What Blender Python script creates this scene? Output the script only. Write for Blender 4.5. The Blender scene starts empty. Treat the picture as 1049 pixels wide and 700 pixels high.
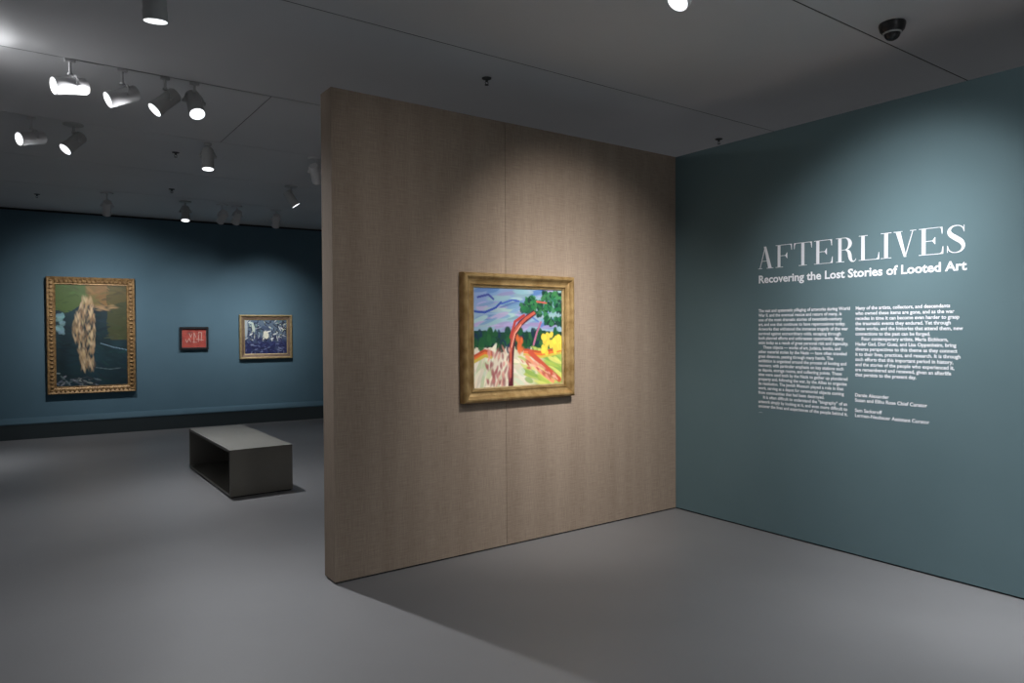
import bpy, bmesh, math, random
from mathutils import Vector, Matrix, noise as mnoise
PI = math.pi
sc = bpy.context.scene
col = sc.collection

# ------------------------------------------------------------------ camera, world, exposure
cam_d = bpy.data.cameras.new('camera'); cam = bpy.data.objects.new('camera', cam_d); col.objects.link(cam)
CAM = Vector((-4.8149, -4.2352, 1.6))
yaw, pitch, roll, F_PX = 0.620619, -0.0167728, -0.0049014, 721.264
fw = Vector((math.sin(yaw)*math.cos(pitch), math.cos(yaw)*math.cos(pitch), math.sin(pitch)))
r0 = Vector((math.cos(yaw), -math.sin(yaw), 0)); u0 = r0.cross(fw)
RT = r0*math.cos(roll) + u0*math.sin(roll); UP = -r0*math.sin(roll) + u0*math.cos(roll)
m = Matrix((RT, UP, -fw)).transposed().to_4x4(); m.translation = CAM
cam.matrix_world = m
cam_d.sensor_width = 36; cam_d.lens = 36*F_PX/1049; cam_d.clip_start = .05
sc.camera = cam
w = bpy.data.worlds.new('world'); sc.world = w; w.use_nodes = True
w.node_tree.nodes['Background'].inputs[0].default_value = (1, .98, .97, 1)
w.node_tree.nodes['Background'].inputs[1].default_value = .078
vs = sc.view_settings
vs.view_transform = 'Standard'; vs.look = 'None'; vs.gamma = 1; vs.use_curve_mapping = False
vs.exposure = 0.0

# lamp settings: name -> (watts, cone degrees, blend)
COOL = (.97, .98, 1.0); WARM = (1.0, .95, .90)

# ------------------------------------------------------------------ materials
def mat(name, c, rough=.6, metal=0, spec=.5, emit=None, es=0):
    mt = bpy.data.materials.new(name); mt.use_nodes = True
    b = mt.node_tree.nodes['Principled BSDF']
    b.inputs['Base Color'].default_value = (*c, 1); b.inputs['Roughness'].default_value = rough
    b.inputs['Metallic'].default_value = metal; b.inputs['Specular IOR Level'].default_value = spec
    if emit:
        b.inputs['Emission Color'].default_value = (*emit, 1); b.inputs['Emission Strength'].default_value = es
    return mt
def noisy(mt, c1, c2, scale=(1, 1, 1), nscale=5, detail=4, bump=0, lo=.35, hi=.65, dist=.01, rough=None):
    nt = mt.node_tree; N = nt.nodes; L = nt.links; b = N['Principled BSDF']
    tc = N.new('ShaderNodeTexCoord'); mp = N.new('ShaderNodeMapping'); mp.inputs['Scale'].default_value = scale
    n = N.new('ShaderNodeTexNoise'); n.inputs['Scale'].default_value = nscale; n.inputs['Detail'].default_value = detail
    cr = N.new('ShaderNodeValToRGB'); cr.color_ramp.elements[0].position = lo; cr.color_ramp.elements[1].position = hi
    cr.color_ramp.elements[0].color = (*c1, 1); cr.color_ramp.elements[1].color = (*c2, 1)
    L.new(tc.outputs['Object'], mp.inputs[0]); L.new(mp.outputs[0], n.inputs['Vector'])
    L.new(n.outputs[0], cr.inputs[0]); L.new(cr.outputs[0], b.inputs['Base Color'])
    if bump:
        bp = N.new('ShaderNodeBump'); bp.inputs['Strength'].default_value = bump; bp.inputs['Distance'].default_value = dist
        L.new(n.outputs[0], bp.inputs['Height']); L.new(bp.outputs[0], b.inputs['Normal'])
    return mt
M = {}
M['floor'] = noisy(mat('floor_paint', (.2, .2, .21), .42, spec=.4), (.205, .205, .212), (.225, .225, .232), nscale=1.3, detail=5, lo=.3, hi=.7)
M['ceiling'] = noisy(mat('ceiling_paint', (.6, .6, .61), .55, spec=.3), (.64, .64, .65), (.68, .68, .69), nscale=.8, detail=3)
M['teal'] = noisy(mat('teal_paint', (.10, .18, .2), .75, spec=.25), (.118, .185, .205), (.124, .192, .213), nscale=2, detail=3, bump=.02)
M['blue'] = noisy(mat('blue_paint', (.08, .15, .18), .75, spec=.25), (.082, .148, .190), (.087, .155, .199), nscale=2, detail=3, bump=.02)
M['dark'] = mat('dark_gap', (.012, .012, .013), .8)
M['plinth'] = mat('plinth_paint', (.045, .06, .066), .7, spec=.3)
M['vinyl'] = mat('white_vinyl', (.86, .88, .92), .5)
M['seam'] = mat('seam_shadow_line', (.05, .05, .05), .8)
M['white'] = mat('white_enamel', (.62, .62, .63), .4)
M['greyw'] = mat('grey_enamel', (.46, .47, .47), .45)
M['lens'] = mat('lit_lens', (1, 1, 1), .3, emit=(.95, .97, 1), es=12)
M['ring'] = mat('bright_reflector', (.9, .9, .9), .2, emit=(.95, .97, 1), es=1.6)
M['offlens'] = mat('dark_lens', (.05, .05, .05), .2)
M['black'] = mat('black_plastic', (.012, .012, .013), .35)
M['dome'] = mat('smoked_dome', (.02, .02, .022), .08)
M['bench'] = noisy(mat('bench_lacquer', (.1, .1, .09), .5), (.185, .18, .16), (.20, .195, .175), nscale=3)
M['gold'] = noisy(mat('gilt_wood', (.5, .35, .15), .42, .45), (.25, .155, .055), (.42, .285, .125), scale=(1, 1, 1), nscale=14, detail=5, bump=.15, dist=.003)
M['oldgold'] = noisy(mat('antique_gilt', (.5, .33, .15), .5, .3), (.18, .10, .04), (.36, .22, .09), nscale=22, detail=5, bump=.2, dist=.004)
M['palegold'] = noisy(mat('pale_gilt', (.5, .4, .2), .45, .3), (.30, .22, .10), (.44, .33, .17), nscale=20)
M['liner'] = noisy(mat('brown_liner', (.14, .09, .06), .6), (.13, .085, .055), (.19, .125, .08), nscale=15)
M['linerside'] = mat('dark_wood_side', (.06, .04, .022), .6)
M['blackwood'] = mat('black_wood', (.012, .012, .014), .4)

def linen():
    mt = mat('brown_linen', (.3, .24, .18), .85, spec=.15)
    nt = mt.node_tree; N = nt.nodes; L = nt.links; b = N['Principled BSDF']
    tc = N.new('ShaderNodeTexCoord')
    def nz(scale, ns, det):
        mp = N.new('ShaderNodeMapping'); mp.inputs['Scale'].default_value = scale
        n = N.new('ShaderNodeTexNoise'); n.inputs['Scale'].default_value = ns; n.inputs['Detail'].default_value = det
        L.new(tc.outputs['Object'], mp.inputs[0]); L.new(mp.outputs[0], n.inputs['Vector']); return n
    a = nz((1, 1, .05), 190, 3); c = nz((.05, 1, 1), 190, 3); big = nz((2.2, 1, .12), 3.2, 4)
    def mth(op, x, y):
        q = N.new('ShaderNodeMath'); q.operation = op
        for k, v in enumerate((x, y)):
            if isinstance(v, (int, float)): q.inputs[k].default_value = v
            else: L.new(v, q.inputs[k])
        return q.outputs[0]
    s = mth('ADD', a.outputs[0], c.outputs[0]); s = mth('MULTIPLY', s, .5)
    s2 = mth('MULTIPLY', big.outputs[0], .42); s = mth('ADD', s, s2); s = mth('SUBTRACT', s, .21)
    cr = N.new('ShaderNodeValToRGB'); cr.color_ramp.elements[0].position = .30; cr.color_ramp.elements[1].position = .70
    cr.color_ramp.elements[0].color = (.225, .172, .132, 1); cr.color_ramp.elements[1].color = (.345, .276, .217, 1)
    L.new(s, cr.inputs[0]); L.new(cr.outputs[0], b.inputs['Base Color'])
    bp = N.new('ShaderNodeBump'); bp.inputs['Strength'].default_value = .25; bp.inputs['Distance'].default_value = .002
    L.new(s, bp.inputs['Height']); L.new(bp.outputs[0], b.inputs['Normal'])
    return mt
M['linen'] = linen()
def attr_mat(name, rough=.45):
    mt = mat(name, (1, 1, 1), rough, spec=.4)
    a = mt.node_tree.nodes.new('ShaderNodeAttribute'); a.attribute_name = 'paint'
    mt.node_tree.links.new(a.outputs['Color'], mt.node_tree.nodes['Principled BSDF'].inputs['Base Color'])
    return mt
M['oil'] = attr_mat('oil_paint')

# ------------------------------------------------------------------ helpers
def add_box(bm, a, b, mi=0):
    x0, y0, z0 = a; x1, y1, z1 = b
    v = [bm.verts.new(p) for p in [(x0,y0,z0),(x1,y0,z0),(x1,y1,z0),(x0,y1,z0),(x0,y0,z1),(x1,y0,z1),(x1,y1,z1),(x0,y1,z1)]]
    for f in [(3,2,1,0),(4,5,6,7),(0,1,5,4),(1,2,6,5),(2,3,7,6),(3,0,4,7)]:
        fc = bm.faces.new([v[i] for i in f]); fc.material_index = mi
def add_lathe(bm, prof, mtx=None, n=28, closed=False):
    """prof: list of (r, z) spun round z"""
    rings = []
    for r, z in prof:
        ring = []
        for i in range(n):
            p = Vector((r*math.cos(2*PI*i/n), r*math.sin(2*PI*i/n), z))
            ring.append(bm.verts.new(mtx @ p if mtx else p))
        rings.append(ring)
    for a, b in zip(rings, rings[1:]):
        for i in range(n):
            bm.faces.new((a[i], a[(i+1) % n], b[(i+1) % n], b[i]))
    if prof[0][0] > 1e-5: bm.faces.new(rings[0][::-1])
    if prof[-1][0] > 1e-5 and not closed: bm.faces.new(rings[-1])
def add_tube(bm, pts, r, n=8):
    pts = [Vector(p) for p in pts]; rings = []
    for i, p in enumerate(pts):
        d = (pts[min(i+1, len(pts)-1)] - pts[max(i-1, 0)]).normalized()
        ref = Vector((0, 0, 1)) if abs(d.z) < .9 else Vector((1, 0, 0))
        s = d.cross(ref).normalized(); t = d.cross(s)
        rings.append([bm.verts.new(p + s*r*math.cos(2*PI*k/n) + t*r*math.sin(2*PI*k/n)) for k in range(n)])
    for a, b in zip(rings, rings[1:]):
        for k in range(n): bm.faces.new((a[k], a[(k+1) % n], b[(k+1) % n], b[k]))
    bm.faces.new(rings[0][::-1]); bm.faces.new(rings[-1])
def obj(name, bm, mt, parent=None, smooth=False, bevel=0):
    me = bpy.data.meshes.new(name); bmesh.ops.recalc_face_normals(bm, faces=bm.faces)
    bm.to_mesh(me); bm.free()
    for x in (mt if isinstance(mt, (list, tuple)) else [mt]): me.materials.append(x)
    o = bpy.data.objects.new(name, me); col.objects.link(o)
    if parent: o.parent = parent
    if smooth:
        for p in me.polygons: p.use_smooth = True
        md = o.modifiers.new('edges', 'EDGE_SPLIT'); md.split_angle = math.radians(35)
    if bevel:
        md = o.modifiers.new('bevel', 'BEVEL'); md.width = bevel; md.segments = 2; md.limit_method = 'ANGLE'
    return o
def thing(name, label, cat, loc=(0, 0, 0), rz=0, group=None):
    o = bpy.data.objects.new(name, None); col.objects.link(o); o.empty_display_size = .1
    o.location = loc; o.rotation_euler = (0, 0, rz); tag(o, label, cat, group); return o
def tag(o, label, cat, group=None):
    o['label'] = label; o['category'] = cat
    if group: o['group'] = group
    return o
def struct(name, bm, mt, **k):
    o = obj(name, bm, mt, **k); o['kind'] = 'structure'; return o
def boxes(*bs):
    bm = bmesh.new()
    for a, b in bs: add_box(bm, a, b)
    return bm

# ------------------------------------------------------------------ the setting
H, HC, L, T = 3.118, 3.56, 3.164, .176
struct('floor', boxes(((-13, -11, -.1), (7, 11, 0))), M['floor'])
# ceiling panels with narrow open seams between them
SEAMS_Y = (-5.28, -3.52, -1.77, -.03, 1.74, 3.50, 5.26, 7.02)
bm = bmesh.new(); g = .006
ys = [-11] + list(SEAMS_Y) + [11]
for a, b in zip(ys, ys[1:]):
    add_box(bm, (-13, a + g, HC), (7, b - g, HC + .02))
add_box(bm, (-13, -11, HC + .02), (7, 11, HC + .1))
struct('ceiling', bm, M['ceiling'])
for k, y in enumerate(SEAMS_Y[1:5]):
    struct('trim_%d' % (k+1), boxes(((-13, y - g, HC + .002), (7, y + g, HC + .012))), M['seam'])
for k, (x, y0, y1) in enumerate([(-5.1, -.02, 1.73), (-5.15, 1.75, 3.49), (-3.0, 1.75, 3.49)]):
    struct('trim_%d' % (k+5), boxes(((x - .0025, y0, HC - .001), (x + .0025, y1, HC))), M['seam'])

# linen covered freestanding wall: two cloth panels with a butt seam, raised on a dark recess
SX = -1.842
struct('wall_center', boxes(((-L, .004, .012), (0, T, H)), ((-L, 0, .012), (SX - .0015, .004, H)), ((SX + .0015, 0, .012), (-.004, .004, H))), M['linen'])
struct('baseboard_center', boxes(((-L + .012, .012, 0), (0, T - .012, .012))), M['dark'])
struct('wall_right', boxes(((0, -10.5, .012), (.15, T, H))), M['teal'])
struct('baseboard_right', boxes(((.012, -10.5, 0), (.14, T, .012))), M['dark'])
# back wall, slightly skewed, behind a low plinth
S_, D_ = -.0654525, 9.0517; ANG = math.atan(S_)
def back_pt(x, z=0, out=0):   # point on the back wall at world x, lifted off it by out
    n = Vector((math.sin(ANG), -math.cos(ANG), 0))
    return Vector((x, D_ + S_*x, z)) + n*out
bk = struct('wall_back', boxes(((-9, 0, 0), (5.5, .15, HC - .035))), M['blue']); bk.location = (0, D_, 0); bk.rotation_euler.z = ANG
bk2 = struct('trim_11', boxes(((-9, .03, HC - .035), (5.5, .14, HC))), M['dark']); bk2.location = (0, D_, 0); bk2.rotation_euler.z = ANG
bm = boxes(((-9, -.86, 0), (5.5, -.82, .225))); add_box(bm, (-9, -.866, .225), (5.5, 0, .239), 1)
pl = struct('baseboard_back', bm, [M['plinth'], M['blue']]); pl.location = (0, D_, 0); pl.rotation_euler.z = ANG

# ------------------------------------------------------------------ bench
def make_bench():
    t = thing('gallery_bench', 'low grey box bench with an open side standing on the gallery floor', 'bench', (-2.815, 3.71, 0))
    hx, hy, h, tk = .30, .93, .462, .026
    obj('seat', boxes(((-hx, -hy, h - tk), (hx, hy, h))), M['bench'], t, bevel=.002)
    for s in (-1, 1):
        y0, y1 = (-hy, -hy + tk) if s < 0 else (hy - tk, hy)
        obj('end_panel', boxes(((-hx, y0, .012), (hx, y1, h - tk))), M['bench'], t, bevel=.002)
    obj('bottom_panel', boxes(((-hx, -hy + tk, .012), (hx, hy - tk, .012 + tk))), M['bench'], t, bevel=.002)
    obj('back_panel', boxes(((hx - tk, -hy + tk, .012 + tk), (hx, hy - tk, h - tk))), M['bench'], t)
    obj('toe_recess', boxes(((-hx + .015, -hy + .015, 0), (hx - .015, hy - .015, .012))), M['black'], t)
make_bench()

# ------------------------------------------------------------------ pictures
def add_moulding(bm, wd, ht, prof):
    """mitred rectangular moulding, outer size wd x ht centred on the origin; prof = [(inset, out)]"""
    rings = []
    for ins, out in prof:
        a, b = wd/2 - ins, ht/2 - ins
        rings.append([bm.verts.new(p) for p in ((-a, -out, -b), (a, -out, -b), (a, -out, b), (-a, -out, b))])
    n = len(rings)
    for i in range(n):
        r, q = rings[i], rings[(i+1) % n]
        for k in range(4): bm.faces.new((r[k], r[(k+1) % 4], q[(k+1) % 4], q[k]))
def lerp(a, b, t): return tuple(x + (y - x)*t for x, y in zip(a, b))
class Paint:
    def __init__(s, nx, ny, base):
        s.nx, s.ny = nx, ny; s.px = [[base(x/nx, y/ny) for x in range(nx)] for y in range(ny)]
    def dab(s, x, y, rx, ry, a, c, op=1, soft=.25):
        """soft elliptical touch of the brush; x, y in 0..1 with y up"""
        nx, ny = s.nx, s.ny; R = max(rx, ry); ca, sa = math.cos(a), math.sin(a); asp = ny/nx
        for j in range(max(0, int((y - R/asp - .01)*ny)), min(ny, int((y + R/asp + .01)*ny) + 2)):
            for i in range(max(0, int((x - R - .01)*nx)), min(nx, int((x + R + .01)*nx) + 2)):
                u, v = (i + .5)/nx - x, ((j + .5)/ny - y)*asp
                p, q = (u*ca + v*sa)/rx, (-u*sa + v*ca)/ry
                d = math.sqrt(p*p + q*q)
                if d < 1: s.px[j][i] = lerp(s.px[j][i], c, op*min(1, (1 - d)/soft))
    def stroke(s, pts, r, c, op=1, soft=.35):
        for (x0, y0), (x1, y1) in zip(pts, pts[1:]):
            n = max(2, int(math.hypot(x1 - x0, y1 - y0)/(r*.6)))
            for k in range(n):
                t = k/n; s.dab(x0 + (x1 - x0)*t, y0 + (y1 - y0)*t, r, r, 0, c, op, soft)
    def mesh(s, name, wd, ht, parent, out):
        nx, ny = s.nx, s.ny
        vs_ = [((i/nx - .5)*wd, -out, (j/ny - .5)*ht) for j in range(ny + 1) for i in range(nx + 1)]
        fs = [(j*(nx+1) + i, j*(nx+1) + i + 1, (j+1)*(nx+1) + i + 1, (j+1)*(nx+1) + i) for j in range(ny) for i in range(nx)]
        me = bpy.data.meshes.new(name)
        b = len(vs_)   # stretcher sides and back
        a, c, d = wd/2, ht/2, .012
        vs_ += [(-a, -out, -c), (a, -out, -c), (a, -out, c), (-a, -out, c), (-a, -d, -c), (a, -d, -c), (a, -d, c), (-a, -d, c)]
        fs += [(b, b+4, b+5, b+1), (b+1, b+5, b+6, b+2), (b+2, b+6, b+7, b+3), (b+3, b+7, b+4, b), (b+4, b+7, b+6, b+5)]
        me.from_pydata(vs_, [], fs); me.materials.append(M['oil'])
        ca = me.color_attributes.new('paint', 'FLOAT_COLOR', 'CORNER'); k = 0
        for j in range(ny):
            for i in range(nx):
                for _ in range(4): ca.data[k].color = (*s.px[j][i], 1); k += 1
        while k < len(ca.data): ca.data[k].color = (.5, .45, .38, 1); k += 1
        o = bpy.data.objects.new(name, me); col.objects.link(o); o.parent = parent; return o
def S(r, g_, b):   # sRGB bytes -> linear
    f = lambda v: (v/255/12.92) if v <= 10 else (((v/255) + .055)/1.055)**2.4
    return (f(r), f(g_), f(b))
def vary(rng, c, a=.15):
    k = 1 + rng.uniform(-a, a); return tuple(max(0, v*k*(1 + rng.uniform(-a, a)*.5)) for v in c)

def landscape():
    rng = random.Random(4); nz = lambda x, y, s_: mnoise.noise(Vector((x*s_, y*s_, 3.3)))
    def base(x, y):
        if y > .56 + .03*nz(x, 0, 5): return lerp(S(118, 138, 180), S(140, 170, 182), .5 + nz(x, y, 4))
        if y > .40 + .02*nz(x, 1, 6): return S(22, 62, 48)
        return lerp(S(215, 205, 185), S(150, 175, 90), min(1, max(0, (x - .42)*2.5 + nz(x, y, 5))))
    P = Paint(150, 132, base)
    for _ in range(90):    # clouds in sweeping horizontal touches
        x, y = rng.random(), rng.uniform(.58, 1)
        c = rng.choice([S(160, 145, 185), S(105, 140, 175), S(150, 180, 182), S(130, 162, 170), S(140, 130, 178), S(80, 112, 165)])
        P.dab(x, y, rng.uniform(.06, .16), rng.uniform(.012, .03), rng.uniform(-.1, .35), vary(rng, c), .8)
    P.stroke([(0, .76), (.12, .75), (.24, .80), (.3, .86)], .012, S(45, 70, 150)); P.stroke([(.05, .90), (.16, .93), (.22, .88)], .012, S(60, 70, 140))
    P.stroke([(.3, .84), (.42, .88), (.5, .87)], .010, S(60, 85, 165)); P.stroke([(.5, .68), (.62, .72), (.72, .66)], .010, S(90, 120, 180))
    for _ in range(120):   # band of dark trees
        P.dab(rng.random(), rng.uniform(.38, .57), rng.uniform(.015, .04), rng.uniform(.03, .06), rng.uniform(-.2, .2), vary(rng, rng.choice([S(18, 55, 48), S(28, 80, 45), S(20, 45, 70), S(45, 100, 55)]), .25), .85)
    for _ in range(90):    # meadow on the right, pale ground on the left
        x, y = rng.random(), rng.uniform(0, .36)
        c = rng.choice([S(205, 205, 110), S(165, 185, 80), S(120, 160, 75)]) if x > .55 + .3*(.2 - y) else rng.choice([S(225, 215, 200), S(235, 225, 200), S(205, 215, 190), S(190, 205, 160)])
        P.dab(x, y, rng.uniform(.04, .12), rng.uniform(.015, .03), rng.uniform(-.7, -.2) if x > .4 else rng.uniform(.9, 1.4), vary(rng, c, .08), .75)
    for y0, c in ((.37, S(185, 70, 40)), (.345, S(220, 110, 50)), (.32, S(200, 175, 70))):
        P.stroke([(0, y0 - .06), (.12, y0), (.2, y0 - .02)], .018, c, .8); P.stroke([(.55, y0), (.75, y0 - .03), (1, y0 + .01)], .014, c, .7)
    P.stroke([(.62, .34), (.78, .20), (.98, .03)], .030, S(190, 80, 60), .9); P.stroke([(.58, .30), (.75, .13), (.90, .02)], .022, S(225, 150, 110), .9)
    # leaning red trunk made of long loose strokes
    P.stroke([(.40, .0), (.402, .15), (.405, .3), (.42, .45), (.45, .56), (.51, .64), (.59, .70), (.69, .77)], .034, S(85, 28, 38)); P.stroke([(.395, .1), (.40, .34), (.42, .5), (.47, .60), (.57, .69), (.68, .76)], .016, S(185, 88, 70)); P.stroke([(.41, .4), (.45, .54), (.52, .63)], .008, S(215, 150, 130))
    P.stroke([(.40, .5), (.45, .66), (.56, .73)], .016, S(170, 60, 55)); P.stroke([(.66, .42), (.70, .55), (.75, .66)], .012, S(165, 100, 130))
    # soft round bushes standing for foliage
    for x, y, r in [(.58, .80, .06), (.62, .88, .05), (.70, .82, .07), (.78, .78, .08), (.86, .82, .06), (.93, .92, .06), (.82, .93, .05), (.85, .67, .06), (.98, .80, .05), (.97, .66, .05)]:
        for _ in range(26):
            P.dab(x + rng.uniform(-r, r), y + rng.uniform(-r, r)*.7, rng.uniform(.020, .042), rng.uniform(.013, .026), rng.uniform(0, 3), vary(rng, rng.choice([S(20, 75, 50), S(35, 105, 60), S(15, 50, 45), S(60, 120, 75)]), .2), .9)
    P.stroke([(.70, .87), (.82, .855)], .010, S(190, 90, 80), .8)
    for x, y, h in [(.80, .42, .12), (.90, .45, .11), (.98, .43, .07)]:
        for _ in range(14): P.dab(x + rng.uniform(-.035, .035), y + rng.uniform(-h, h)*.9, .025, .035, rng.uniform(-.3, .3), vary(rng, S(225, 200, 75), .1), .9)
    # loose pinkish touches over the foreground (no figures)
    for _ in range(46):
        x, y = rng.uniform(.14, .42), rng.uniform(.03, .42)
        P.dab(x, y, rng.uniform(.012, .024), rng.uniform(.03, .07), rng.uniform(-.5, .5), vary(rng, rng.choice([S(165, 85, 92), S(200, 130, 122), S(215, 160, 145), S(145, 70, 78)]), .1), .75, .6)
    for _ in range(40):
        t = rng.random(); x, y = .55 + .38*t + rng.uniform(-.04, .04), .26 - .2*t + rng.uniform(-.04, .04)
        P.dab(x, y, rng.uniform(.03, .06), rng.uniform(.010, .02), -.6 + rng.uniform(-.4, .4), vary(rng, rng.choice([S(210, 145, 125), S(228, 180, 160), S(180, 80, 70)]), .1), .8, .6)
    for _ in range(12): P.dab(.50 + rng.uniform(-.03, .03), rng.uniform(.34, .52), .02, .04, rng.uniform(-.4, .4), vary(rng, S(205, 100, 50), .15), .85, .6)
    return P
def rocky():
    rng = random.Random(9); nz = lambda x, y, s_: mnoise.noise(Vector((x*s_, y*s_, 7.7)))
    def base(x, y):
        c = lerp(S(22, 42, 48), S(30, 55, 62), .5 + nz(x, y, 5))
        if y > .78 + .12*(x - .5) + .08*nz(x, y, 4): c = lerp(S(75, 95, 50), S(125, 95, 55), min(1, max(0, (x - .3)*3 + nz(x, y, 6))))
        if x > .72 + .1*nz(x, y, 3) and y > .45: c = lerp(c, S(70, 72, 40), .8)
        return c
    P = Paint(96, 150, base)
    for _ in range(220):
        x, y = rng.random(), rng.random()
        c = P.px[min(149, int(y*150))][min(95, int(x*96))]
        P.dab(x, y, rng.uniform(.05, .14), rng.uniform(.01, .025), rng.uniform(-.8, .4), vary(rng, c, .3), .7)
    for _ in range(20): P.dab(rng.uniform(.0, .10), rng.uniform(.52, .70), .05, .03, rng.uniform(0, 3), vary(rng, S(115, 150, 155), .2), .7)
    for _ in range(36):    # grey boulders at the foot
        x = rng.uniform(0, .58); P.dab(x, rng.uniform(.0, .15*(1 - x)), rng.uniform(.03, .07), .015, rng.uniform(-.9, .7), vary(rng, rng.choice([S(95, 105, 110), S(50, 58, 66), S(125, 130, 132)]), .2), .85)
    # a pale upright rock mass in long soft touches, a plain abstract form
    cr = [S(200, 170, 130), S(212, 186, 148), S(150, 118, 86), S(178, 146, 108), S(120, 98, 75)]
    for _ in range(230):
        y = rng.uniform(.16, .86); hw = .085 + .07*math.sin((y - .16)*4.5)**2*(.5 + y)
        x = .41 + .03*math.sin(y*9) + rng.uniform(-hw, hw)
        P.dab(x, y, rng.uniform(.012, .026), rng.uniform(.05, .10), rng.uniform(-.35, .35), vary(rng, rng.choice(cr), .12), .6, .8)
    for _ in range(26): P.dab(rng.uniform(.55, .85), .77 + rng.uniform(-.03, .03), .06, .018, rng.uniform(-.3, .3), vary(rng, S(165, 132, 95), .15), .5, .8)
    for _ in range(16): P.dab(.42 + rng.uniform(-.02, .02), rng.uniform(.2, .6), .008, .05, rng.uniform(-.2, .2), S(85, 68, 55), .6, .8)
    P.stroke([(.62, .42), (.8, .38), (1, .35)], .008, S(110, 135, 150), .7); P.stroke([(.55, .18), (.75, .16), (.9, .17)], .010, S(80, 95, 100), .7)
    return P
def red_marks():
    rng = random.Random(5)
    P = Paint(64, 54, lambda x, y: lerp(S(180, 84, 72), S(150, 62, 58), .5 + mnoise.noise(Vector((x*5, y*5, 1)))))
    for _ in range(60): P.dab(rng.random(), rng.random(), .12, .02, rng.uniform(-.2, .2), vary(rng, S(172, 78, 68), .2), .6)
    for pts in [[(.15, .45), (.2, .28), (.3, .5), (.36, .3)], [(.3, .8), (.36, .55), (.42, .75)], [(.5, .25), (.5, .8), (.58, .55)], [(.68, .3), (.7, .85), (.82, .8), (.8, .35)], [(.6, .45), (.9, .4)], [(.44, .3), (.62, .28)]]:
        P.stroke(pts, .018, S(205, 180, 168), .6, .7)
    for pts in [[(.22, .75), (.45, .85)], [(.62, .7), (.74, .72)]]: P.stroke(pts, .02, S(115, 85, 80), .7)
    return P
def blue_marks():
    rng = random.Random(12)
    P = Paint(110, 86, lambda x, y: lerp(S(36, 42, 82), S(92, 108, 125), min(1, max(0, (y - .25)*2 + mnoise.noise(Vector((x*6, y*6, 2)))))))
    for _ in range(170):
        x, y = rng.random(), rng.random()
        pal = [S(42, 48, 95), S(28, 32, 68), S(62, 70, 112), S(105, 112, 145)] if y < .42 else [S(210, 215, 205), S(28, 34, 52), S(130, 145, 160), S(195, 200, 175), S(25, 30, 60), S(80, 100, 110), S(66, 84, 112), S(90, 120, 110), S(225, 228, 220)]
        P.dab(x, y, rng.uniform(.03, .08), rng.uniform(.008, .02), rng.uniform(0, 3.1), vary(rng, rng.choice(pal), .1), .9)
    for _ in range(14): P.dab(rng.uniform(.1, .9), rng.uniform(.05, .3), .05, .01, rng.uniform(-.3, .3), S(150, 160, 190), .6)
    P.dab(.03, .75, .045, .25, 0, S(165, 172, 175), .9); P.dab(.5, .55, .07, .10, .3, S(225, 222, 200), .9); P.dab(.2, .78, .04, .13, .2, S(190, 200, 185), .9)
    for _ in range(30):
        x, y = rng.uniform(.1, 1), rng.uniform(.4, 1); a = rng.uniform(0, 6)
        P.stroke([(x, y), (x + .07*math.cos(a), y + .09*math.sin(a)), (x + .1*math.cos(a + .9), y + .12*math.sin(a + .9))], .010, S(20, 26, 50), .9)
    return P

def picture(label, loc, rz, wd, ht, frames, pw, ph, pout, paint, beads=None):
    """frames: list of (name, outer_w, outer_h, profile, material)"""
    t = thing('framed_painting', label, 'painting', loc, rz)
    for nm, fw_, fh_, prof, mt in frames:
        bm = bmesh.new(); add_moulding(bm, fw_, fh_, prof)
        if beads and nm == 'frame':
            ins, out, r, pitch = beads
            a, b = fw_/2 - ins, fh_/2 - ins
            for k in range(int(2*b/pitch) + 1):
                for s in (-1, 1):
                    bmesh.ops.create_uvsphere(bm, u_segments=8, v_segments=6, radius=1, matrix=Matrix.Translation((s*a, -out, -b + k*2*b/int(2*b/pitch))) @ Matrix.Diagonal((r*1.5, r, r*.75, 1)))
            for k in range(1, int(2*a/pitch)):
                for s in (-1, 1):
                    bmesh.ops.create_uvsphere(bm, u_segments=8, v_segments=6, radius=1, matrix=Matrix.Translation((-a + k*2*a/int(2*a/pitch), -out, s*b)) @ Matrix.Diagonal((r*.75, r, r*1.5, 1)))
        obj(nm, bm, mt, t)
    paint.mesh('canvas', pw, ph, t, pout)
    return t
# brown wall painting
FW, FH = 1.012, .922
picture('gilt framed landscape painting with a red tree on the brown linen wall', (-1.736, -.001, 1.544), 0, FW, FH,
        [('frame', FW, FH, [(0, .002), (0, .050), (.006, .062), (.016, .070), (.026, .070), (.036, .062), (.046, .050), (.060, .042), (.072, .040), (.076, .046), (.082, .046), (.086, .034), (.094, .032), (.094, .002)], M['gold']),
         ('slip', FW - .186, FH - .186, [(0, .004), (0, .036), (.010, .030), (.010, .004)], M['palegold'])],
        FW - .2, FH - .2, .024, landscape())
FW, FH = 1.255, 1.905
picture('tall dark painting with a pale form in an ornate gilt frame, back wall', back_pt(-3.69, 1.540, .002), ANG, FW, FH,
        [('frame', FW, FH, [(0, .002), (0, .075), (.012, .088), (.035, .080), (.05, .070), (.085, .066), (.105, .055), (.118, .058), (.124, .045), (.124, .002)], M['oldgold'])],
        FW - .24, FH - .24, .035, rocky(), beads=(.058, .072, .022, .062))
FW, FH = .468, .402
picture('small red painting with white scribbled marks in a black frame on back wall', back_pt(-2.145, 1.475, .002), ANG, FW, FH,
        [('frame', FW, FH, [(0, .002), (0, .045), (.034, .045), (.034, .016), (.034, .002)], M['blackwood']),
         ('liner', FW - .066, FH - .066, [(0, .004), (0, .018), (.006, .024), (.006, .004)], M['white'])],
        FW - .076, FH - .076, .018, red_marks())
FW, FH = .945, .815
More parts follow.
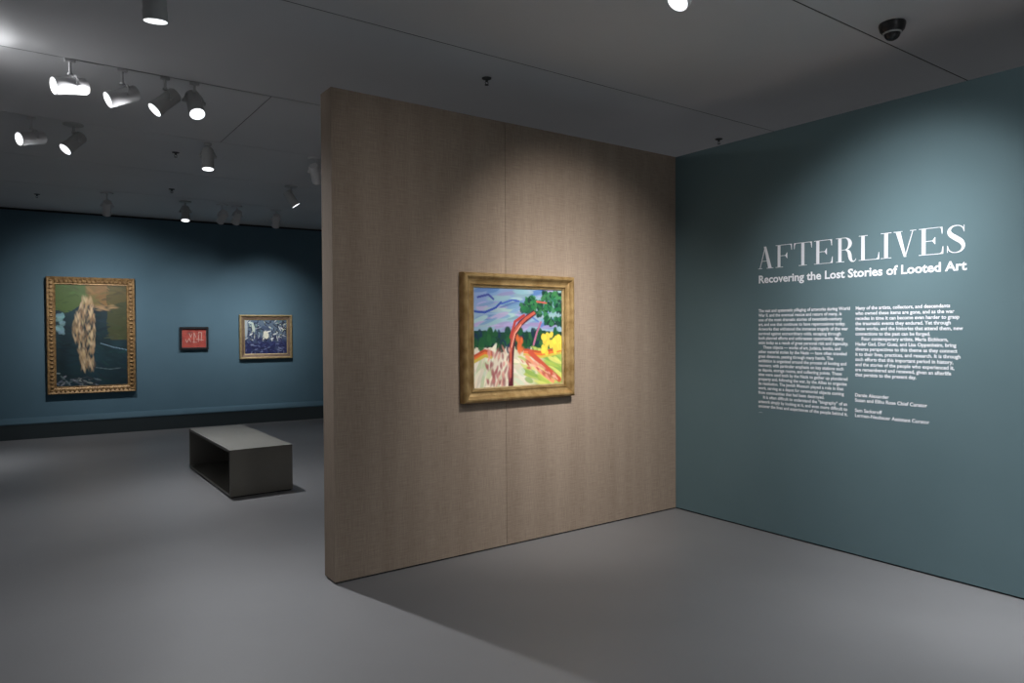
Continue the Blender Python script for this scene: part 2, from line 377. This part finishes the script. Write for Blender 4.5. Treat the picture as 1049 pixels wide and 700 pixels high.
picture('blue and white painting of tangled strokes in a gold frame, back wall', back_pt(-.915, 1.490, .002), ANG, FW, FH,
        [('frame', FW, FH, [(0, .002), (0, .052), (.008, .062), (.024, .062), (.032, .045), (.038, .042), (.038, .002)], M['palegold']),
         ('liner', FW - .074, FH - .074, [(0, .004), (0, .040), (.045, .028), (.045, .004)], M['liner']),
         ('slip', FW - .164, FH - .164, [(0, .004), (0, .034), (.014, .026), (.014, .004)], M['palegold'])],
        FW - .188, FH - .188, .02, blue_marks())

# ------------------------------------------------------------------ lettering on the teal wall
# local frame: x to the right along the wall (world -y), z up, front at local -y (world -x)
def wall_thing(name, label, cat, y0, z0):
    return thing(name, label, cat, (-.0004, y0, z0), -PI/2)
def polys_obj(name, polys, mt, parent, off=(0, 0), th=.0008):
    bm = bmesh.new()
    for P in polys:
        A = [bm.verts.new((x + off[0], -th, z + off[1])) for x, z in P]; B = [bm.verts.new((x + off[0], 0, z + off[1])) for x, z in P]
        bm.faces.new(A); n = len(P)
        for i in range(n): bm.faces.new((A[i], B[i], B[(i+1) % n], A[(i+1) % n]))
    return obj(name, bm, mt, parent)
def rect(x0, z0, x1, z1): return [(x0, z0), (x1, z0), (x1, z1), (x0, z1)]
def ribbon(pts, sub=5):
    out = []
    P = [pts[0]] + pts + [pts[-1]]; c = []
    for i in range(1, len(P) - 2):
        for k in range(sub):
            t = k/sub; q = []
            for d in range(3):
                a, b, e, f = P[i-1][d], P[i][d], P[i+1][d], P[i+2][d]
                q.append(.5*(2*b + (e - a)*t + (2*a - 5*b + 4*e - f)*t*t + (3*b - a - 3*e + f)*t**3))
            c.append(q)
    c.append(list(pts[-1])); l, r = [], []
    for i, (x, z, w_) in enumerate(c):
        a, b = c[max(0, i-1)], c[min(len(c)-1, i+1)]
        dx, dz = b[0] - a[0], b[1] - a[1]; n = math.hypot(dx, dz) or 1
        l.append((x - dz/n*w_/2, z + dx/n*w_/2)); r.append((x + dz/n*w_/2, z - dx/n*w_/2))
    return [[l[i], l[i+1], r[i+1], r[i]] for i in range(len(c) - 1)]
hl = .024; st = .142
def wedge(x, z0, z1, wd_):   # vertical serif at the end of an arm, bracketed towards the left
    return [(x - wd_, z0), (x - wd_*.35, z0 + (z1 - z0)*.25), (x - .022, z1), (x, z1), (x, z0)]
def letter(c, w_):
    if c == 'A':
        xa = .47*w_
        return [[(xa - .075, 1), (xa + .05, 1), (w_ - .075, 0), (w_ - .255, 0)], [(.075, 0), (.105, 0), (xa - .0, .93), (xa - .03, .96)],
                rect(.22, .33, w_ - .30, .33 + hl), rect(0, 0, .21, hl), rect(w_ - .34, 0, w_, hl)]
    if c == 'I': return [rect(w_/2 - st/2, 0, w_/2 + st/2, 1), rect(0, 0, w_, hl), rect(0, 1 - hl, w_, 1)]
    if c == 'T': return [rect(w_/2 - st/2, 0, w_/2 + st/2, 1), rect(w_/2 - .19, 0, w_/2 + .19, hl), rect(.02, 1 - hl, w_ - .02, 1), wedge(w_, 1, .74, .14), [(w_ - x, z) for x, z in wedge(w_, 1, .74, .14)]]
    if c in 'FEL':
        o = [rect(.10, 0, .10 + st, 1)]
        if c == 'F': o += [rect(0, 0, .37, hl)]
        else: o += [rect(0, 0, w_ - .02, hl), wedge(w_, 0, .28, .16)]
        if c == 'L': o += [rect(0, 1 - hl, .36, 1)]
        else: o += [rect(0, 1 - hl, w_ - .05, 1), wedge(w_ - .03, 1, .74, .14), rect(.2, .5, .56, .5 + hl), [(.47, .51), (.56, .64), (.58, .64), (.58, .385), (.56, .385)]]
        return o
    if c == 'V':
        xb = .52*w_
        return [[(.07, 1), (.25, 1), (xb + .045, 0), (xb - .045, 0)], [(xb - .005, .06), (xb + .025, .03), (w_ - .10, 1), (w_ - .13, 1)], rect(0, 1 - hl, .33, 1), rect(w_ - .22, 1 - hl, w_, 1)]
    if c == 'R':
        o = [rect(.10, 0, .10 + st, 1), rect(0, 0, .36, hl), rect(0, 1 - hl, .40, 1), rect(.2, .485, .42, .485 + hl)]
        n = 18; cx, cz = .38, .7425
        out = [(cx + .30*math.sin(PI*k/n), cz + .2575*math.cos(PI*k/n)) for k in range(n + 1)]
        inn = [(cx + .145*math.sin(PI*k/n), cz + .2315*math.cos(PI*k/n)) for k in range(n + 1)]
        o += [[out[k], out[k+1], inn[k+1], inn[k]] for k in range(n)]
        o += ribbon([(.42, .49, .04), (.53, .43, .11), (.585, .30, .15), (.61, .15, .14), (.67, .03, .09), (.75, .0, .04), (.82, .04, .025), (.85, .11, .018)])
        return o
    if c == 'S':
        o = ribbon([(.60, .74, .018), (.565, .87, .03), (.49, .95, .03), (.35, .985, .03), (.19, .945, .06), (.105, .82, .115), (.155, .67, .165), (.33, .53, .18), (.51, .39, .165), (.575, .22, .115), (.50, .07, .06), (.36, .012, .03), (.20, .03, .03), (.095, .12, .03), (.045, .28, .018)])
        return o + [rect(.588, .74, .606, .985), rect(.036, .02, .054, .28)]
tt = wall_thing('title_lettering', 'large white serif title AFTERLIVES across the upper teal wall', 'lettering', -.844, 2.067)
TY = [.844, .978, .998, 1.141, 1.154, 1.299, 1.316, 1.459, 1.484, 1.634, 1.650, 1.791, 1.802, 1.872, 1.887, 2.030, 2.047, 2.194, 2.210, 2.325]
CAP = .172
for k, c in enumerate('AFTERLIVES'):
    a, b = TY[2*k] - .844, TY[2*k+1] - .844
    o = polys_obj('letter', [[(x*CAP, z*CAP) for x, z in P] for P in letter(c, (b - a)/CAP)], M['vinyl'], tt, (a, 0))

def text_mesh(lines, size, xs, pitch, offset):
    """lines: list of (index, indent, string) -> one bmesh, first baseline at z=0; returns bm"""
    bm = bmesh.new(); dg = None
    for idx, ind, s in lines:
        cu = bpy.data.curves.new('text', 'FONT'); cu.body = s; cu.size = size; cu.offset = offset; cu.extrude = 0; cu.resolution_u = 3
        o = bpy.data.objects.new('text', cu); col.objects.link(o)
        bpy.context.view_layer.update(); dg = bpy.context.evaluated_depsgraph_get()
        me = bpy.data.meshes.new_from_object(o.evaluated_get(dg))
        me.transform(Matrix(((xs, 0, 0, ind), (0, 0, 0, -.0008), (0, 1, 0, -idx*pitch), (0, 0, 0, 1))))
        bm.from_mesh(me); bpy.data.objects.remove(o); bpy.data.curves.remove(cu); bpy.data.meshes.remove(me)
    return bm
def fit(bm, width):   # stretch a text line to the width it has on the wall
    x1 = max(v.co.x for v in bm.verts); x0 = min(v.co.x for v in bm.verts); k = width/(x1 - x0)
    for v in bm.verts: v.co.x = (v.co.x - x0)*k
    return bm
def text_obj(name, bm, parent=None):
    return obj(name, bm, M['vinyl'], parent)
def place(o, y0, z0): o.location = (-.0004, y0, z0); o.rotation_euler.z = -PI/2; return o
C1 = ['The vast and systematic pillaging of artworks during World', 'War II, and the eventual rescue and return of many, is', 'one of the most dramatic stories of twentieth-century',
      'art, and one that continues to have repercussions today.', 'Artworks that withstood the immense tragedy of the war', 'survived against extraordinary odds, escaping through',
      'both planned efforts and unforeseen opportunity. Many', 'exist today as a result of great personal risk and ingenuity.', '>These objects \u2014 works of art, Judaica, books, and',
      'other material stolen by the Nazis \u2014 have often traveled', 'great distances, passing through many hands. The', 'exhibition is organized around the process of looting and',
      'recovery, with particular emphasis on key stations such', 'as depots, storage rooms, and collecting points. These', 'sites were used both by the Nazis to gather up plundered',
      'property and, following the war, by the Allies to organize', 'its restitution. The Jewish Museum played a role in that', 'work, serving as a depot for ceremonial objects coming',
      'from communities that had been destroyed.', '>It is often difficult to understand the \u201cbiography\u201d of an', 'artwork simply by looking at it, and even more difficult to', 'uncover the lives and experiences of the people behind it.']
C2 = ['Many of the artists, collectors, and descendants', 'who owned these items are gone, and as the war', 'recedes in time it can become even harder to grasp', 'the traumatic events they endured. Yet through',
      'these works, and the histories that attend them, new', 'connections to the past can be forged.', '>Four contemporary artists, Maria Eichhorn,', 'Hadar Gad, Dor Guez, and Lisa Oppenheim, bring',
      'diverse perspectives to this theme as they connect', 'it to their lives, practices, and research. It is through', 'such efforts that this important period in history,', 'and the stories of the people who experienced it,',
      'are remembered and renewed, given an afterlife', 'that persists to the present day.']
C3 = [(0, 'Darsie Alexander'), (1, 'Susan and Elihu Rose Chief Curator'), (3, 'Sam Sackeroff'), (4, 'Lerman-Neubauer Assistant Curator')]
def lay(src): return [(i, .045 if s[0] == '>' else 0, s.lstrip('>')) for i, s in src]
PITCH = .03567; SZ = .0335; OFF = .0009
def column(name, label, src, width, y0, z0, part='text_line', size=SZ, offset=OFF, words=False):
    t = wall_thing(name, label, 'lettering', y0, z0)
    bms = [text_mesh([ln], size, 1, PITCH, offset) for ln in lay(src)]
    k = width/max(v.co.x for b in bms for v in b.verts)
    for b in bms:
        for v in b.verts: v.co.x *= k
        if not words: obj(part, b, M['vinyl'], t); continue
        gl = []                                  # glyph faces grouped into words by the gaps between them
        for f in sorted(b.faces, key=lambda f: min(v.co.x for v in f.verts)):
            x0, x1 = min(v.co.x for v in f.verts), max(v.co.x for v in f.verts)
            if gl and x0 < gl[-1][1] + size*.16: gl[-1][1] = max(gl[-1][1], x1); gl[-1][2].append(f)
            else: gl.append([x0, x1, [f]])
        for x0, x1, fs in gl:
            wb = bmesh.new()
            mp = {}
            for f in fs:
                for v in f.verts:
                    if v not in mp: mp[v] = wb.verts.new(v.co)
                wb.faces.new([mp[v] for v in f.verts])
            obj('word', wb, M['vinyl'], t)
        b.free()
ZB = 1.736 - .0085
column('text_column', 'left column of small white text under the title, the longer one', list(enumerate(C1)), .742, -.847, ZB)
column('text_column', 'right column of small white text under the title, above the names', list(enumerate(C2)), .682, -1.628, ZB)
column('credit_lettering', 'four short lines of names and job titles below the right text column', C3, .492, -1.626, ZB - 17*PITCH)
column('subtitle_lettering', 'bold white subtitle line directly under the large title on the teal wall', [(0, 'Recovering the Lost Stories of Looted Art')], 1.485, -.845, 1.957, 'text_line', .083, .0024, True)
tag(place(text_obj('footnote_lettering', fit(text_mesh([(0, 0, '\u2014')], .018, 1, 0, 0), .034)), -.85, .935), 'tiny white mark below the left text column', 'lettering')

# ------------------------------------------------------------------ track lights
def view_dir(p, right, up, toward):
    """direction described as it looks from the photograph's side of the room"""
    v = (Vector(p) - CAM).normalized(); r = v.cross(Vector((0, 0, 1))).normalized(); u = r.cross(v)
    return (r*right + u*up - v*toward).normalized()
def track_light(label, pos, aim, lit=True, power=0, cone=50, blend=.8, length=.22, rad=.06, canopy=False, color=COOL, group='white track spotlights', body='white', lensr=.62, pf=.12):
    """pos = middle of the lamp body, aim = unit vector it points along"""
    P = Vector(pos); aim = Vector(aim).normalized()
    t = thing('track_spotlight', label, 'spotlight', (P.x, P.y, HC), 0, group)
    c = Vector((0, 0, P.z - HC))
    Q = Vector((0, 0, 1)).rotation_difference(aim).to_matrix().to_4x4()
    MX = Matrix.Translation(c) @ Q
    side = aim.cross(Vector((0, 0, 1)))
    side = side.normalized() if side.length > .05 else RT.normalized()
    pv = c - aim*length*pf
    bm = bmesh.new()
    if canopy: add_lathe(bm, [(.0, 0), (.085, 0), (.085, -.012), (.07, -.018), (0, -.018)], n=28)
    else: add_box(bm, (-.034, -.014, -.026), (.034, .014, 0))
    obj('mounting_plate', bm, M[body], t, bevel=0 if canopy else .004)
    top = pv.z + rad*1.28
    bm = bmesh.new(); add_lathe(bm, [(.010, -.016), (.010, top + .012), (.017, top + .01), (.017, top - .006), (0, top - .006)], n=14); obj('stem', bm, M[body], t, smooth=True)
    # yoke: half ring round the body
    bm = bmesh.new(); rr = rad*1.22; pts = [pv + side*rr*math.cos(a) + Vector((0, 0, 1))*rr*math.sin(a) for a in [PI*k/14 for k in range(15)]]
    add_tube(bm, pts, .007, 8)
    for s in (-1, 1): add_tube(bm, [pv + side*s*rad*.9, pv + side*s*(rr + .012)], .014, 10)
    obj('yoke', bm, M[body], t, smooth=True)
    h = length/2; bm = bmesh.new()
    add_lathe(bm, [(0, -h), (rad*.82, -h), (rad*.95, -h + .012), (rad*.95, h*.55), (rad, h*.62), (rad, h), (rad*.90, h), (rad*.84, h - .03), (0, h - .03)], MX, 32)
    hs = obj('lamp_body', bm, M[body], t, smooth=True)
    bm = bmesh.new(); add_lathe(bm, [(0, h - .020), (rad*lensr, h - .020), (rad*lensr, h - .026), (0, h - .026)], MX, 28)
    obj('lens', bm, M['lens'] if lit else M['offlens'], hs)
    if lit:
        bm = bmesh.new(); add_lathe(bm, [(rad*.80, h - .010), (rad*.93, h + .001), (rad*.90, h + .0015), (rad*.80, h - .006)], MX, 28, closed=True)
        obj('reflector_ring', bm, M['ring'], hs)
    if power:
        ld = bpy.data.lights.new('spot', 'SPOT'); ld.energy = power; ld.spot_size = math.radians(cone); ld.spot_blend = blend
        ld.shadow_soft_size = .035; ld.color = color
        ld.spot_size = math.radians(min(160, cone*2.2)); ld.spot_blend = .5
        ld.use_nodes = True; nt = ld.node_tree; N = nt.nodes; K = nt.links; em = N['Emission']   # bell-shaped beam, cone = width at half brightness
        ge = N.new('ShaderNodeNewGeometry'); vt = N.new('ShaderNodeVectorTransform'); vt.vector_type = 'VECTOR'; vt.convert_from = 'WORLD'; vt.convert_to = 'OBJECT'
        K.new(ge.outputs['Incoming'], vt.inputs[0]); vn = N.new('ShaderNodeVectorMath'); vn.operation = 'NORMALIZE'; K.new(vt.outputs[0], vn.inputs[0])
        sx = N.new('ShaderNodeSeparateXYZ'); K.new(vn.outputs[0], sx.inputs[0])
        prev = sx.outputs['Z']
        for op, v in (('ABSOLUTE', None), ('SUBTRACT', 1.0), ('MULTIPLY', math.log(2)/(1 - math.cos(math.radians(cone/2))))):
            q = N.new('ShaderNodeMath'); q.operation = op; K.new(prev, q.inputs[0])
            if v is not None: q.inputs[1].default_value = v
            prev = q.outputs[0]
        q = N.new('ShaderNodeMath'); q.operation = 'EXPONENT'; K.new(prev, q.inputs[0]); K.new(q.outputs[0], em.inputs['Strength'])
        lo = bpy.data.objects.new('spot_beam', ld); col.objects.link(lo); lo.parent = t
        lo.matrix_local = Matrix.Translation(c + aim*(h + .01)) @ Vector((0, 0, -1)).rotation_difference(aim).to_matrix().to_4x4()
    return t
def toward(a, b): return (Vector(b) - Vector(a)).normalized()
R1 = 1.74
G = None
p = (-4.43, R1, 3.365); track_light('brightly glowing horizontal track spotlight, leftmost on the near track', p, view_dir(p, -.92, -.12, .38), power=60, cone=60)
p = (-4.10, R1, 3.355); track_light('tilted white track spotlight second from left on the near track', p, view_dir(p, -.86, -.36, .36), power=60, cone=60)
p = (-3.81, R1, 3.365); track_light('third spotlight from left on the near track, its lens a narrow tilted oval', p, view_dir(p, -.68, -.62, .40), power=60, cone=55, body='greyw')
p = (-3.60, R1, 3.385); track_light('rightmost spotlight on the near track, its round lens facing forward', p, view_dir(p, .17, -.64, .75), power=360, cone=38, blend=1, body='greyw')
p = (-4.62, 3.55, 3.365); track_light('white spotlight pointing left below and behind the near track, nearest the left edge', p, view_dir(p, -.84, -.16, .5), power=60, canopy=False)
p = (-4.29, 3.6, 3.385); track_light('grey spotlight with lit oval lens hanging between near track and tall painting', p, view_dir(p, -.62, -.62, .47), power=60, canopy=True, body='greyw')
p = (-3.10, 3.6, 3.395); track_light('single spotlight pointing straight down above the bench', p, view_dir(p, 0, -.92, .38), power=270, cone=50, blend=1, canopy=False, body='greyw')
p = (-3.66, 7.2, 3.350); track_light('unlit-looking spotlight facing the tall painting, leftmost of the far row', p, toward(p, (-3.62, 9.2, 1.55)), lit=True, power=275, cone=48, blend=1, canopy=True)
p = (-2.62, 7.3, 3.376); track_light('far spotlight with bright lens pointing down above the small red painting', p, view_dir(p, 0, -.9, .40), power=60, cone=70, canopy=True, body='greyw')
p = (-2.09, 7.3, 3.375); track_light('left one of two close far spotlights sharing the ceiling near the black gap', p, toward(p, (-2.4, 9.17, 2.0)), lit=True, power=35, cone=36, blend=1, canopy=True)
p = (-1.87, 7.3, 3.385); track_light('right one of two close far spotlights above the small red painting', p, toward(p, (-2.0, 9.17, 1.5)), lit=True, power=130, cone=35, blend=1, canopy=True)
p = (-1.26, 7.3, 3.385); track_light('upright far spotlight near the linen wall facing the blue painting', p, toward(p, (-.95, 9.1, 1.5)), lit=True, power=255, cone=36, blend=1, canopy=True)
p = (-1.67, 5.3, 3.395); track_light('small spotlight tilted right with a thin bright crescent of lens, near the linen wall', p, view_dir(p, .55, -.82, .10), power=40, canopy=True, body='greyw')
p = (-1.95, 3.6, 3.385); track_light('dim spotlight half hidden behind the left edge of the linen wall', p, toward(p, (-.6, 5.5, 1.4)), lit=True, power=30, canopy=True)
p = (-4.155, -.03, 3.40); track_light('large cylinder spotlight pointing straight down at the top left of the view', p, (.06, .14, -1), power=26, cone=44, blend=1, length=.26, rad=.063, body='greyw', pf=.33)
p = (-1.92, -1.77, 3.375); track_light('glaring spotlight cut off by the top edge, above the linen wall', p, view_dir(p, -.45, -.55, .70), power=15, cone=80)
# spotlights outside the view; some are added only as fill light
p = (-1.9, -2.1, 3.42); track_light('spotlight above the view aimed at the landscape painting', p, toward(p, (-1.2, 0, 1.5)), power=500, cone=32, color=WARM)
p = (-1.75, -2.25, 3.42); track_light('added second spotlight above the view, filling light below the landscape painting', p, toward(p, (-1.3, 0, .5)), power=190, cone=28, color=WARM)  # extra lamp, added to brighten the lower linen wall
p = (-3.4, -2.4, 3.42); track_light('added spotlight above the view, filling light on the left half of the linen wall', p, toward(p, (-2.6, 0, 1.8)), power=58, cone=32, color=WARM)  # weak extra lamp, added to lift the left of the linen wall
p = (-1.75, -2.7, 3.42); track_light('spotlight above the view aimed at the wall text', p, toward(p, (0, -1.9, 1.80)), power=455, cone=30)
p = (-6.2, 6.1, 3.39); track_light('spotlight left of the view lighting the floor before the tall painting', p, toward(p, (-5.2, 6.4, 0)), power=260, cone=32)
p = (-2.4, -5.28, 3.41); track_light('spotlight behind the viewer aimed along the teal wall', p, toward(p, (0, -3.4, 2.5)), power=85, cone=40, blend=1)
p = (-.9, -3.52, 3.41); track_light('spotlight above the view lighting the floor beside the teal wall', p, toward(p, (-.42, -2.7, 0)), power=480, cone=30, blend=1)
p = (-2.0, -3.52, 3.41); track_light('added spotlight above the viewer, filling light on the near floor', p, toward(p, (-2.3, -1.5, 0)), power=100, cone=44, blend=1)  # added fill lamp: lifts the near floor and its bounce onto the ceiling
p = (-2.2, -7.04, 3.41); track_light('added unseen spotlight far behind the viewer, bouncing fill light off the floor', p, (.1, .1, -1), power=1000, cone=80, blend=1)  # made-up fill lamp: its floor bounce brightens ceiling and walls
track_light('added unseen spotlight behind the teal wall for ceiling bounce, nearer the viewer', (2.6, -3.5, 3.41), (0, .05, -1), power=210, cone=90, blend=1)  # invented lamp, brightens the ceiling past the wall top by bounce
track_light('added unseen spotlight behind the teal wall for ceiling bounce, farther from the viewer', (2.6, .9, 3.41), (0, .05, -1), power=210, cone=90, blend=1)  # invented like the one before, for the farther stretch of ceiling
p = (-5.75, R1, 3.36); track_light('spotlight left of the view lighting its neighbours along the near track', p, (1, -.02, .03), power=58, cone=60)

# ------------------------------------------------------------------ small ceiling fittings
t = thing('security_camera', 'black dome security camera on the ceiling above the teal wall', 'camera', (-.16, -1.95, HC))
bm = bmesh.new(); add_lathe(bm, [(0, 0), (.078, 0), (.080, -.012), (.072, -.045), (.058, -.060), (0, -.060)], n=36); hs = obj('housing', bm, M['black'], t, smooth=True)
bm = bmesh.new(); add_lathe(bm, [(.048, -.058)] + [(.048*math.cos(a), -.066 - .044*math.sin(a)) for a in [PI/2*k/10 for k in range(10)]] + [(0, -.110)], n=28); obj('dome', bm, M['dome'], t, smooth=True)
bm = bmesh.new(); add_lathe(bm, [(.056, -.0595), (.056, -.066), (.047, -.068), (.047, -.0595)], n=28); obj('trim_ring', bm, M['greyw'], t, smooth=True)
def sprinkler(label, x, y):
    t = thing('sprinkler_head', label, 'sprinkler', (x, y, HC), 0, 'ceiling sprinkler heads')
    bm = bmesh.new(); add_lathe(bm, [(0, 0), (.038, 0), (.036, -.006), (.016, -.010), (0, -.010)], n=20); obj('escutcheon', bm, M['seam'], t, smooth=True)
    bm = bmesh.new(); add_tube(bm, [(0, 0, -.008), (0, 0, -.028)], .010, 10)
    for s in (-1, 1): add_tube(bm, [(s*.008, 0, -.024), (s*.015, 0, -.038), (s*.004, 0, -.052)], .0028, 6)
    obj('frame_arms', bm, M['seam'], t)
    bm = bmesh.new(); add_lathe(bm, [(0, -.051), (.016, -.051), (.016, -.054), (0, -.054)], n=16); obj('deflector', bm, M['black'], t)
sprinkler('small dark sprinkler head on the ceiling above the linen wall', -1.76, .36)
sprinkler('small dark sprinkler head just above the corner of linen and teal walls', 1.18, .46)
sprinkler('tiny sprinkler on the far ceiling above the tall painting', -4.46, 7.85)
sprinkler('tiny sprinkler on the far ceiling right of the leftmost far spotlight', -2.96, 6.4)
sprinkler('tiny sprinkler beside the spotlight above the bench', -3.30, 4.2)
